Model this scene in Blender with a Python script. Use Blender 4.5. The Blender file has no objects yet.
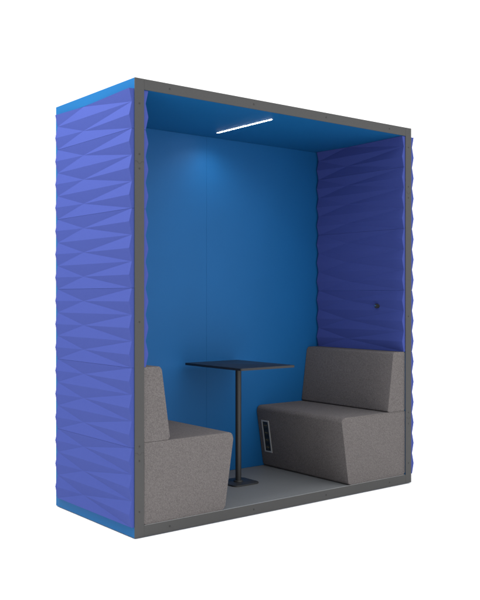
import bpy, bmesh, math
from mathutils import Vector, Matrix
S = bpy.context.scene
C = S.collection
R = math.radians

# ---------------------------------------------------------------- camera
cd = bpy.data.cameras.new('camera')
cam = bpy.data.objects.new('camera', cd); C.objects.link(cam)
cd.sensor_fit = 'HORIZONTAL'; cd.sensor_width = 36.0
cd.lens = 855.5 / 480 * 36
cd.shift_y = -2.86 / 480
cd.clip_end = 2000
cam.location = (-2.1429, -3.5045, 1.1511)
cam.rotation_euler = (R(90), 0, R(-38.448))
S.camera = cam

# ---------------------------------------------------------------- white studio surround
W = bpy.data.worlds.new('World'); S.world = W; W.use_nodes = True
nt = W.node_tree; nt.nodes.clear()
out = nt.nodes.new('ShaderNodeOutputWorld'); bg = nt.nodes.new('ShaderNodeBackground')
tc = nt.nodes.new('ShaderNodeTexCoord'); sp = nt.nodes.new('ShaderNodeSeparateXYZ')
mr = nt.nodes.new('ShaderNodeMapRange')
nt.links.new(tc.outputs['Generated'], sp.inputs[0]); nt.links.new(sp.outputs['Z'], mr.inputs['Value'])
mr.inputs['From Min'].default_value = 0.0; mr.inputs['From Max'].default_value = 0.9
mr.inputs['To Min'].default_value = 1.16; mr.inputs['To Max'].default_value = 1.75
# directional weight added to the world light: dimmer from the left, stronger from the front
dt = nt.nodes.new('ShaderNodeVectorMath'); dt.operation = 'DOT_PRODUCT'; dt.inputs[1].default_value = (.32, -.2, 0)
ad = nt.nodes.new('ShaderNodeMath'); ad.operation = 'ADD'; ad.inputs[1].default_value = 1.0
mu = nt.nodes.new('ShaderNodeMath'); mu.operation = 'MULTIPLY'
nt.links.new(tc.outputs['Generated'], dt.inputs[0]); nt.links.new(dt.outputs['Value'], ad.inputs[0])
nt.links.new(ad.outputs[0], mu.inputs[0]); nt.links.new(mr.outputs[0], mu.inputs[1])
nt.links.new(mu.outputs[0], bg.inputs['Strength'])
bg.inputs['Color'].default_value = (1, 1, 1, 1)
nt.links.new(bg.outputs[0], out.inputs[0])

def area(name, loc, target, size, power, col=(1, 1, 1)):
    l = bpy.data.lights.new(name, 'AREA'); l.shape = 'RECTANGLE'
    l.size, l.size_y = size; l.energy = power; l.color = col
    o = bpy.data.objects.new(name, l); C.objects.link(o); o.location = loc
    o.rotation_euler = (Vector(target) - Vector(loc)).to_track_quat('-Z', 'Y').to_euler()
    return o
area('softbox_overhead', (-1.25, 0.3, 4.1), (-0.15, 0.4, 1.6), (1.0, 1.2), 165)
area('added_fill_front', (1.6, -1.9, 4.3), (1.2, -.6, 0.0), (1.6, 1.2), 22)  # added fill lamp, whitens the ground before the booth and lifts the interior

S.view_settings.view_transform = 'Standard'; S.view_settings.look = 'None'
S.view_settings.exposure = 0.0; S.view_settings.gamma = 1.0
S.cycles.max_bounces = 10; S.cycles.diffuse_bounces = 6
S.cycles.use_denoising = True

# ---------------------------------------------------------------- materials
def mat(name, col, rough=0.6, spec=0.2, metal=0.0, noise=None, bump=None):
    """noise=(scale, amount): fine tonal variation; bump=(scale, distance)"""
    m = bpy.data.materials.new(name); m.use_nodes = True
    n = m.node_tree; b = n.nodes['Principled BSDF']
    b.inputs['Base Color'].default_value = (*col, 1)
    b.inputs['Roughness'].default_value = rough
    b.inputs['Specular IOR Level'].default_value = spec
    b.inputs['Metallic'].default_value = metal
    co = n.nodes.new('ShaderNodeTexCoord')
    if noise:
        t = n.nodes.new('ShaderNodeTexNoise'); t.inputs['Scale'].default_value = noise[0]
        t.inputs['Detail'].default_value = 3
        n.links.new(co.outputs['Object'], t.inputs['Vector'])
        r = n.nodes.new('ShaderNodeMapRange')
        r.inputs['From Min'].default_value = .3; r.inputs['From Max'].default_value = .7
        r.inputs['To Min'].default_value = 1 - noise[1]; r.inputs['To Max'].default_value = 1 + noise[1]
        n.links.new(t.outputs['Fac'], r.inputs['Value'])
        v = n.nodes.new('ShaderNodeVectorMath'); v.operation = 'SCALE'
        v.inputs[0].default_value = col
        n.links.new(r.outputs[0], v.inputs['Scale']); n.links.new(v.outputs[0], b.inputs['Base Color'])
    if bump:
        t = n.nodes.new('ShaderNodeTexNoise'); t.inputs['Scale'].default_value = bump[0]
        t.inputs['Detail'].default_value = 2
        n.links.new(co.outputs['Object'], t.inputs['Vector'])
        u = n.nodes.new('ShaderNodeBump'); u.inputs['Distance'].default_value = bump[1]
        u.inputs['Strength'].default_value = .5
        n.links.new(t.outputs['Fac'], u.inputs['Height']); n.links.new(u.outputs[0], b.inputs['Normal'])
    return m

M = {}
M['blue'] = mat('blue_laminate', (.006, .093, .248), .55, .09, noise=(3, .02), bump=(500, .0002))
M['back'] = mat('blue_satin_laminate', (.006, .090, .258), .52, .18, noise=(3, .03), bump=(420, .0002))
M['purple'] = mat('violet_felt', (.041, .060, .235), .8, .10, noise=(350, .04), bump=(700, .0003))
M['frame'] = mat('graphite_powder_coat', (.050, .050, .050), .6, .2, noise=(900, .05), bump=(1200, .0001))
M['floor'] = mat('grey_floor_covering', (.130, .136, .140), .55, .3, noise=(220, .07), bump=(500, .0003))
M['trim'] = mat('aluminium_edge', (.35, .36, .37), .35, .5, metal=.6)
M['black'] = mat('black_laminate', (.012, .013, .016), .4, .35, noise=(60, .08))
M['pole'] = mat('dark_steel', (.03, .031, .033), .42, .4, metal=.3, noise=(80, .04))
M['screw'] = mat('black_steel', (.028, .028, .028), .45, .3)
M['joint'] = mat('dark_joint_and_screw', (.022, .022, .022), .5, .3)  # dark tone of the frame joints and screw heads
M['steel'] = mat('bright_steel', (.6, .6, .6), .25, .5, metal=1)
M['plate'] = mat('grey_plastic', (.32, .32, .31), .5, .3)
M['socket'] = mat('dark_plastic', (.012, .012, .010), .4, .4)
M['pin'] = mat('brass_pin', (.35, .27, .05), .4, .5, metal=.6)
M['white'] = mat('white_studio_floor', (.9, .9, .9), 1.0, 0.0, noise=(.7, .005))

# heather upholstery: two scales of flecks woven together
fm = mat('heather_fabric', (.12, .105, .1), .95, .08)
n = fm.node_tree; b = n.nodes['Principled BSDF']
co = n.nodes.new('ShaderNodeTexCoord')
t1 = n.nodes.new('ShaderNodeTexNoise'); t1.inputs['Scale'].default_value = 450; t1.inputs['Detail'].default_value = 4
t2 = n.nodes.new('ShaderNodeTexNoise'); t2.inputs['Scale'].default_value = 160; t2.inputs['Detail'].default_value = 3
t3 = n.nodes.new('ShaderNodeTexVoronoi'); t3.inputs['Scale'].default_value = 420
for t in (t1, t2, t3): n.links.new(co.outputs['Object'], t.inputs['Vector'])
mx = n.nodes.new('ShaderNodeMath'); mx.operation = 'MULTIPLY_ADD'; mx.inputs[1].default_value = .45
n.links.new(t2.outputs['Fac'], mx.inputs[0])
m2 = n.nodes.new('ShaderNodeMath'); m2.operation = 'MULTIPLY'; m2.inputs[1].default_value = .55
n.links.new(t1.outputs['Fac'], m2.inputs[0]); n.links.new(m2.outputs[0], mx.inputs[2])
cr = n.nodes.new('ShaderNodeValToRGB')
e = cr.color_ramp.elements
e[0].position = .40; e[0].color = (.085, .077, .077, 1)
e[1].position = .60; e[1].color = (.139, .128, .126, 1)
n.links.new(mx.outputs[0], cr.inputs[0]); n.links.new(cr.outputs[0], b.inputs['Base Color'])
bp = n.nodes.new('ShaderNodeBump'); bp.inputs['Distance'].default_value = .0012; bp.inputs['Strength'].default_value = .6
n.links.new(t3.outputs['Distance'], bp.inputs['Height']); t4 = n.nodes.new('ShaderNodeTexNoise'); t4.inputs['Scale'].default_value = 7; t4.inputs['Detail'].default_value = 1
n.links.new(co.outputs['Object'], t4.inputs['Vector'])
b4 = n.nodes.new('ShaderNodeBump'); b4.inputs['Distance'].default_value = .012; b4.inputs['Strength'].default_value = .35
n.links.new(t4.outputs['Fac'], b4.inputs['Height']); n.links.new(bp.outputs[0], b4.inputs['Normal'])
n.links.new(b4.outputs[0], b.inputs['Normal'])
M['fabric'] = fm

lm = bpy.data.materials.new('lit_diffuser'); lm.use_nodes = True
b = lm.node_tree.nodes['Principled BSDF']
b.inputs['Base Color'].default_value = (.9, .9, .9, 1)
b.inputs['Emission Color'].default_value = (1, .99, .97, 1); b.inputs['Emission Strength'].default_value = 40
M['lit'] = lm

# ---------------------------------------------------------------- helpers
def obj(name, bm, m, parent=None, smooth=False):
    bmesh.ops.recalc_face_normals(bm, faces=bm.faces)
    me = bpy.data.meshes.new(name); bm.to_mesh(me); bm.free()
    me.materials.append(M[m])
    if smooth:
        for p in me.polygons: p.use_smooth = True
        try: me.set_sharp_from_angle(angle=R(35))
        except Exception: pass
    o = bpy.data.objects.new(name, me); C.objects.link(o)
    if parent: 
        o.parent = parent
        w = parent.location if parent.parent is None else Vector()
    return o

def thing(name, label, cat, loc, group=None):
    o = bpy.data.objects.new(name, None); C.objects.link(o); o.location = loc
    o.empty_display_size = .2
    o['label'] = label; o['category'] = cat
    if group: o['group'] = group
    return o

def box(x0, x1, y0, y1, z0, z1, bev=0.0, bm=None, seg=2):
    nb = bmesh.new()
    bmesh.ops.create_cube(nb, size=1)
    for v in nb.verts:
        v.co = Vector(((x0 + x1) / 2 + v.co.x * (x1 - x0), (y0 + y1) / 2 + v.co.y * (y1 - y0), (z0 + z1) / 2 + v.co.z * (z1 - z0)))
    if bev: bmesh.ops.bevel(nb, geom=nb.edges[:], offset=bev, segments=seg, affect='EDGES', profile=.5)
    if bm is None: return nb
    me = bpy.data.meshes.new('tmp'); nb.to_mesh(me); nb.free(); bm.from_mesh(me); bpy.data.meshes.remove(me)
    return bm

def cyl(c, r, h, axis='Z', n=32, r2=None, bm=None, bev=0):
    nb = bmesh.new()
    bmesh.ops.create_cone(nb, cap_ends=True, segments=n, radius1=r, radius2=r if r2 is None else r2, depth=h)
    if bev:
        ed = [e for e in nb.edges if abs(e.verts[0].co.z - e.verts[1].co.z) < 1e-6 and e.verts[0].co.z > 0]
        bmesh.ops.bevel(nb, geom=ed, offset=bev, segments=3, affect='EDGES', profile=.5)
    rot = {'Z': Matrix.Identity(3), 'X': Matrix.Rotation(R(90), 3, 'Y'), 'Y': Matrix.Rotation(R(90), 3, 'X')}[axis]
    for v in nb.verts: v.co = rot @ v.co + Vector(c)
    if bm is None: return nb
    me = bpy.data.meshes.new('tmp'); nb.to_mesh(me); nb.free(); bm.from_mesh(me); bpy.data.meshes.remove(me)
    return bm

def rounded(pts, radii, seg=7):
    """round the corners of a polygon given per-corner radii"""
    res = []; k = len(pts)
    for i, p in enumerate(pts):
        p = Vector(p); a = Vector(pts[i - 1]); c = Vector(pts[(i + 1) % k]); r = radii[i]
        if r <= 0: res.append(p); continue
        u = (a - p).normalized(); w = (c - p).normalized()
        ang = u.angle(w); d = r / math.tan(ang / 2)
        s, t = p + u * d, p + w * d
        cc = p + (u + w).normalized() * (r / math.sin(ang / 2))
        a0 = s - cc; a1 = t - cc; tot = a0.angle(a1)
        sg = 1 if a0.x * a1.y - a0.y * a1.x > 0 else -1
        for j in range(seg + 1):
            th = sg * tot * j / seg
            res.append(cc + Vector((a0.x * math.cos(th) - a0.y * math.sin(th), a0.x * math.sin(th) + a0.y * math.cos(th))))
    return res

def prism(prof, y0, y1, cap_bev):
    """profile in (x, z) extruded along y, cap outline softened"""
    bm = bmesh.new()
    A = [bm.verts.new((p[0], y0, p[1])) for p in prof]
    B = [bm.verts.new((p[0], y1, p[1])) for p in prof]
    k = len(prof)
    fa = bm.faces.new(A); fb = bm.faces.new(B[::-1])
    for i in range(k):
        bm.faces.new((A[i], B[i], B[(i + 1) % k], A[(i + 1) % k]))
    ed = list(fa.edges) + list(fb.edges)
    bmesh.ops.bevel(bm, geom=ed, offset=cap_bev, segments=4, affect='EDGES', profile=.5)
    return bm

# ---------------------------------------------------------------- studio floor
fl = obj('floor', box(-300, 300, -300, 300, -.06, -.0045), 'white'); fl['kind'] = 'structure'

# ---------------------------------------------------------------- the booth
WD, DP, HT, T = 2.0, .83, 2.2, .052
booth = thing('meeting_booth', 'tall open-fronted booth with violet faceted side walls, blue interior and graphite front frame', 'booth', (0, 0, 0))
FY = .005                                                   # thickness of the front frame plates

obj('roof', box(0, WD, FY, DP, HT - T, HT, .0012), 'blue', booth)
obj('base', box(0, WD, FY, DP, 0, .047, .0012), 'blue', booth)
for x0, x1 in ((0, .05), (WD - .05, WD)):
    obj('side_wall', box(x0, x1, FY, DP, .0472, HT - T - .0002), 'blue', booth)
obj('back_wall', box(.0502, WD - .0502, .803, DP, .0472, HT - T - .0002), 'blue', booth)
for x0, x1 in ((.0504, .9967), (.9973, WD - .0504)):
    obj('back_panel', box(x0, x1, .785, .8026, .0525, HT - T - .0006, .0008), 'back', booth)
obj('floor_covering', box(.0504, WD - .0504, .012, .8026, .0474, .0518), 'floor', booth)
obj('floor_edge_trim', box(.0525, WD - .0525, FY + .0002, .0118, .0474, .0532, .0006), 'trim', booth)
for x in (.12, .5, 1.0, 1.5, 1.88):
    for y in (.08, .24, .6, .76):
        if y in (.24, .6) and x != .12: continue
        obj('foot', cyl((x if x != .12 else .04, y, -.0023), .018, .0043), 'screw', booth)

# front frame: posts with tongue joints, rails between them
def seam_path(x0, x1, z, r):
    p = [(x0, z + .004), ((x0 + x1) / 2 - r, z + .004)]
    for j in range(9):
        a = math.pi + math.pi * j / 8
        p.append(((x0 + x1) / 2 + r * math.cos(a), z + .004 + r * math.sin(a)))
    p.append((x1, z + .004)); return p
def ribbon(p, w, y0, y1):
    bm = bmesh.new(); ring = []
    for i, q in enumerate(p):
        a = Vector(p[max(i - 1, 0)]); c = Vector(p[min(i + 1, len(p) - 1)])
        d = (c - a).normalized(); nn = Vector((-d.y, d.x)) * w / 2; q = Vector(q)
        ring.append([bm.verts.new((q.x + s * nn.x, y, q.y + s * nn.y)) for s, y in ((-1, y0), (1, y0), (1, y1), (-1, y1))])
    for a, c in zip(ring, ring[1:]):
        for j in range(4): bm.faces.new((a[j], a[(j + 1) % 4], c[(j + 1) % 4], c[j]))
    bm.faces.new(ring[0]); bm.faces.new(ring[-1][::-1])
    return bm
def screw(x, z, par):
    bm = cyl((x, -.0003, z), .0045, .0010, 'Y', 20, bev=0)
    cyl((x, -.0009, z), .0022, .0004, 'Y', 6, bm=bm)
    obj('screw', bm, 'joint', par)
for x0, x1 in ((0, .052), (WD - .052, WD)):
    post = obj('frame_post', box(x0, x1, 0, FY - .0002, 0, HT, .0009), 'frame', booth)
    xm = (x0 + x1) / 2
    for z in (.401, 1.797):
        obj('joint_seam', ribbon(seam_path(x0 + .001, x1 - .001, z, .0105), .0016, -.0004, .001), 'joint', post)
    for z in (2.079, 1.836, 1.767, 1.032, .436, .367, .123): screw(xm, z, post)
for z0, z1, zs in ((0, .052, .026), (HT - .052, HT, HT - .026)):
    rail = obj('frame_rail', box(.0523, WD - .0523, .0003, FY - .0002, z0, z1, .0009), 'frame', booth)
    for x in (.2, .734, 1.266, 1.8): screw(x, zs, rail)

# faceted acoustic panels
P = .127
def facet_panel(z0, nhalf, face_x, sgn, y0=.0056, y1=.802, ym=.508):
    """one panel, nhalf half-periods tall, folded into triangles; sgn = outward direction along x"""
    h = nhalf * P / 2; g = .0005
    bm = bmesh.new()
    def v(y, k, d):
        z = z0 + g + (h - 2 * g) * k / nhalf
        return bm.verts.new((face_x + sgn * d, y, z))
    r = [v(y0, k, .0140 if k % 2 == 0 else .0290) for k in range(nhalf + 1)]
    l = [v(y1 - (.020 if k % 2 == 0 else .013), k, .0140 if k % 2 == 0 else .0250) for k in range(nhalf + 1)]
    m = {k: v(ym, k, .0015) for k in range(1, nhalf + 1, 2)}
    F = bm.faces.new
    for k in range(1, nhalf + 1, 2):
        F((r[k - 1], r[k], m[k])); F((l[k], l[k - 1], m[k])); F((r[k - 1], m[k], l[k - 1]))
        if k < nhalf:
            F((r[k], r[k + 1], m[k])); F((l[k + 1], l[k], m[k])); F((r[k + 1], m[k], l[k + 1]))
    # sides down to the wall
    def base(vv, y=None): return bm.verts.new((face_x + sgn * .0002, vv.co.y if y is None else y, vv.co.z))
    rb = [base(a, y0) for a in r]; lb = [base(a, y1) for a in l]
    for a, bb in ((r, rb), (l, lb)):
        for i in range(nhalf): F((a[i], a[i + 1], bb[i + 1], bb[i]))
    F((r[0], l[0], lb[0], rb[0]))
    top = [r[-1]] + ([m[nhalf]] if nhalf in m else []) + [l[-1], lb[-1], rb[-1]]
    F(top)
    F([rb[0]] + [lb[0]] + lb[1:] + rb[:0:-1])
    ed = [e for e in bm.edges if len(e.link_faces) == 2 and e.calc_face_angle(0) > R(4)]
    bmesh.ops.recalc_face_normals(bm, faces=bm.faces)
    bmesh.ops.bevel(bm, geom=ed, offset=.0014, segments=2, affect='EDGES', profile=.5)
    return bm
seams = [.0515 + .381 * i for i in range(6)]
for i, z in enumerate(seams):
    nh = 6 if i < 5 else 3
    for fx, sg in ((0, -1), (WD, 1)):
        obj('wall_panel', facet_panel(z, nh, fx, sg), 'purple', booth)
    if i >= 2:
        for fx, sg in ((.05, 1), (WD - .05, -1)):
            obj('wall_panel', facet_panel(z, nh, fx, sg, .0056, .784), 'purple', booth)

# ceiling light strip
li = obj('ceiling_light', box(.9655, .9865, .134, .648, 2.1472, 2.1479, .0002), 'trim', booth)
obj('diffuser', box(.9715, .9805, .139, .643, 2.1455, 2.1471, .0004), 'lit', li)

for y in (.24, .42, .60):                                  # the strip's own downward light
    l = bpy.data.lights.new('strip_lamp', 'SPOT'); l.energy = 1.6 if y < .5 else 4.2; l.shadow_soft_size = .012
    l.spot_size = R(150); l.spot_blend = 1.0; l.color = (1, .97, .93)
    o = bpy.data.objects.new('strip_lamp', l); C.objects.link(o); o.location = (.976, y, 2.138)

# knob on the right inner wall
kx, ky, kz = WD - .05 - .014, .222, 1.095
kn = obj('wall_knob', cyl((kx - .004, ky, kz), .0135, .026, 'X', 28, bev=0), 'screw', booth, True)
obj('knob_tip', cyl((kx - .020, ky, kz + .002), .006, .006, 'X', 20), 'steel', kn, True)

# ---------------------------------------------------------------- benches
def bench(side, label):
    X = (lambda x: x) if side < 0 else (lambda x: WD - x)
    cx = X(.34)
    t = thing('upholstered_bench', label, 'bench', (cx, .4, .052), 'facing benches inside the booth')
    off = Vector(t.location)
    def put(name, bm, m, par=None, sm=True):
        if True:
            for v in bm.verts: v.co -= off
        return obj(name, bm, m, par or t, sm)
    seat = rounded([(X(.0512), .0535), (X(.545), .0535), (X(.606), .449), (X(.0512), .449)], [.012, .018, .028, .004])
    put('seat', prism(seat, .0075, .781, .006), 'fabric')
    back = rounded([(X(.0512), .4505), (X(.207), .4505), (X(.156), .813), (X(.0512), .813)], [.004, .01, .018, .006])
    put('backrest', prism(back, .008, .781, .006), 'fabric')
    return t, put, X
bench(-1, 'grey heather bench on the left, its side nearest us and no socket strip showing')
tR, put, X = bench(1, 'grey heather bench on the right below the violet wall, black socket strip in its front')

# socket strip let into the sloping front of the right bench
def slope_x(z): return WD - (.545 + (.606 - .545) * (z - .0535) / (.449 - .0535))
def on_slope(y0, y1, z0, z1, d0, d1, sk=0.0, bm=None):
    """thin slab lying on the bench front between depths d0..d1 in front of it"""
    nb = bm or bmesh.new(); vs = []
    for d in (d0, d1):
        for y, z in ((y0, z0), (y1, z0), (y1, z1), (y0, z1)):
            vs.append(nb.verts.new((slope_x(z) - d, y, z)))
    for f in ((0, 1, 2, 3), (7, 6, 5, 4), (0, 4, 5, 1), (1, 5, 6, 2), (2, 6, 7, 3), (3, 7, 4, 0)):
        nb.faces.new([vs[i] for i in f])
    return nb
ya, yb, za, zb, w = .672, .744, .150, .358, .009
strip = put('socket_strip', on_slope(ya + w, yb - w, za + w, zb - w, -.004, .001), 'socket', None, False)
fr = bmesh.new()
for a in ((ya, ya + w, za, zb), (yb - w, yb, za, zb), (ya + w, yb - w, za, za + w), (ya + w, yb - w, zb - w, zb)):
    on_slope(*a, -.002, .004, bm=fr)
put('surround', fr, 'plate', strip, False)
for i in range(4):
    zc = za + w + (zb - za - 2 * w) * (i + .5) / 4
    bm = cyl((slope_x(zc) - .0022, (ya + yb) / 2, zc), .0165, .002, 'X', 24)
    put('socket', bm, 'screw', strip, False)
    for s in (-1, 1):
        pb = cyl((slope_x(zc) - .0038, (ya + yb) / 2 + s * .007, zc), .0026, .0014, 'X', 10)
        put('pin', pb, 'pin', strip, False)

# ---------------------------------------------------------------- table
tb = thing('pedestal_table', 'small rectangular black table on one dark column between the two benches', 'table', (1.0, .47, .052))
off = Vector(tb.location)
def slab(x0, x1, y0, y1, z0, z1, r, bev):
    pr = rounded([(x0, y0), (x1, y0), (x1, y1), (x0, y1)], [r] * 4)
    bm = bmesh.new()
    A = [bm.verts.new((p[0], p[1], z0)) for p in pr]; B = [bm.verts.new((p[0], p[1], z1)) for p in pr]
    k = len(pr); fa = bm.faces.new(A[::-1]); fb = bm.faces.new(B)
    for i in range(k): bm.faces.new((A[i], A[(i + 1) % k], B[(i + 1) % k], B[i]))
    bmesh.ops.bevel(bm, geom=list(fb.edges), offset=bev, segments=2, affect='EDGES', profile=.5)
    for v in bm.verts: v.co -= off
    return bm
obj('tabletop', slab(.812, 1.217, .208, .757, .741, .754, .012, .0015), 'black', tb, True)
obj('base', slab(.905, 1.095, .375, .565, .0522, .060, .035, .002), 'pole', tb, True)
bm = cyl((0, 0, (.0602 + .7315) / 2 - .052), .0175, .7315 - .0602, 'Z', 40)
cyl((0, 0, .0645 - .052), .028, .0085, 'Z', 40, bm=bm, bev=.003)
obj('column', bm, 'pole', tb, True)
bm = box(-.075, .075, -.075, .075, .7318 - .052, .7408 - .052, .001)
obj('mounting_plate', bm, 'pole', tb)
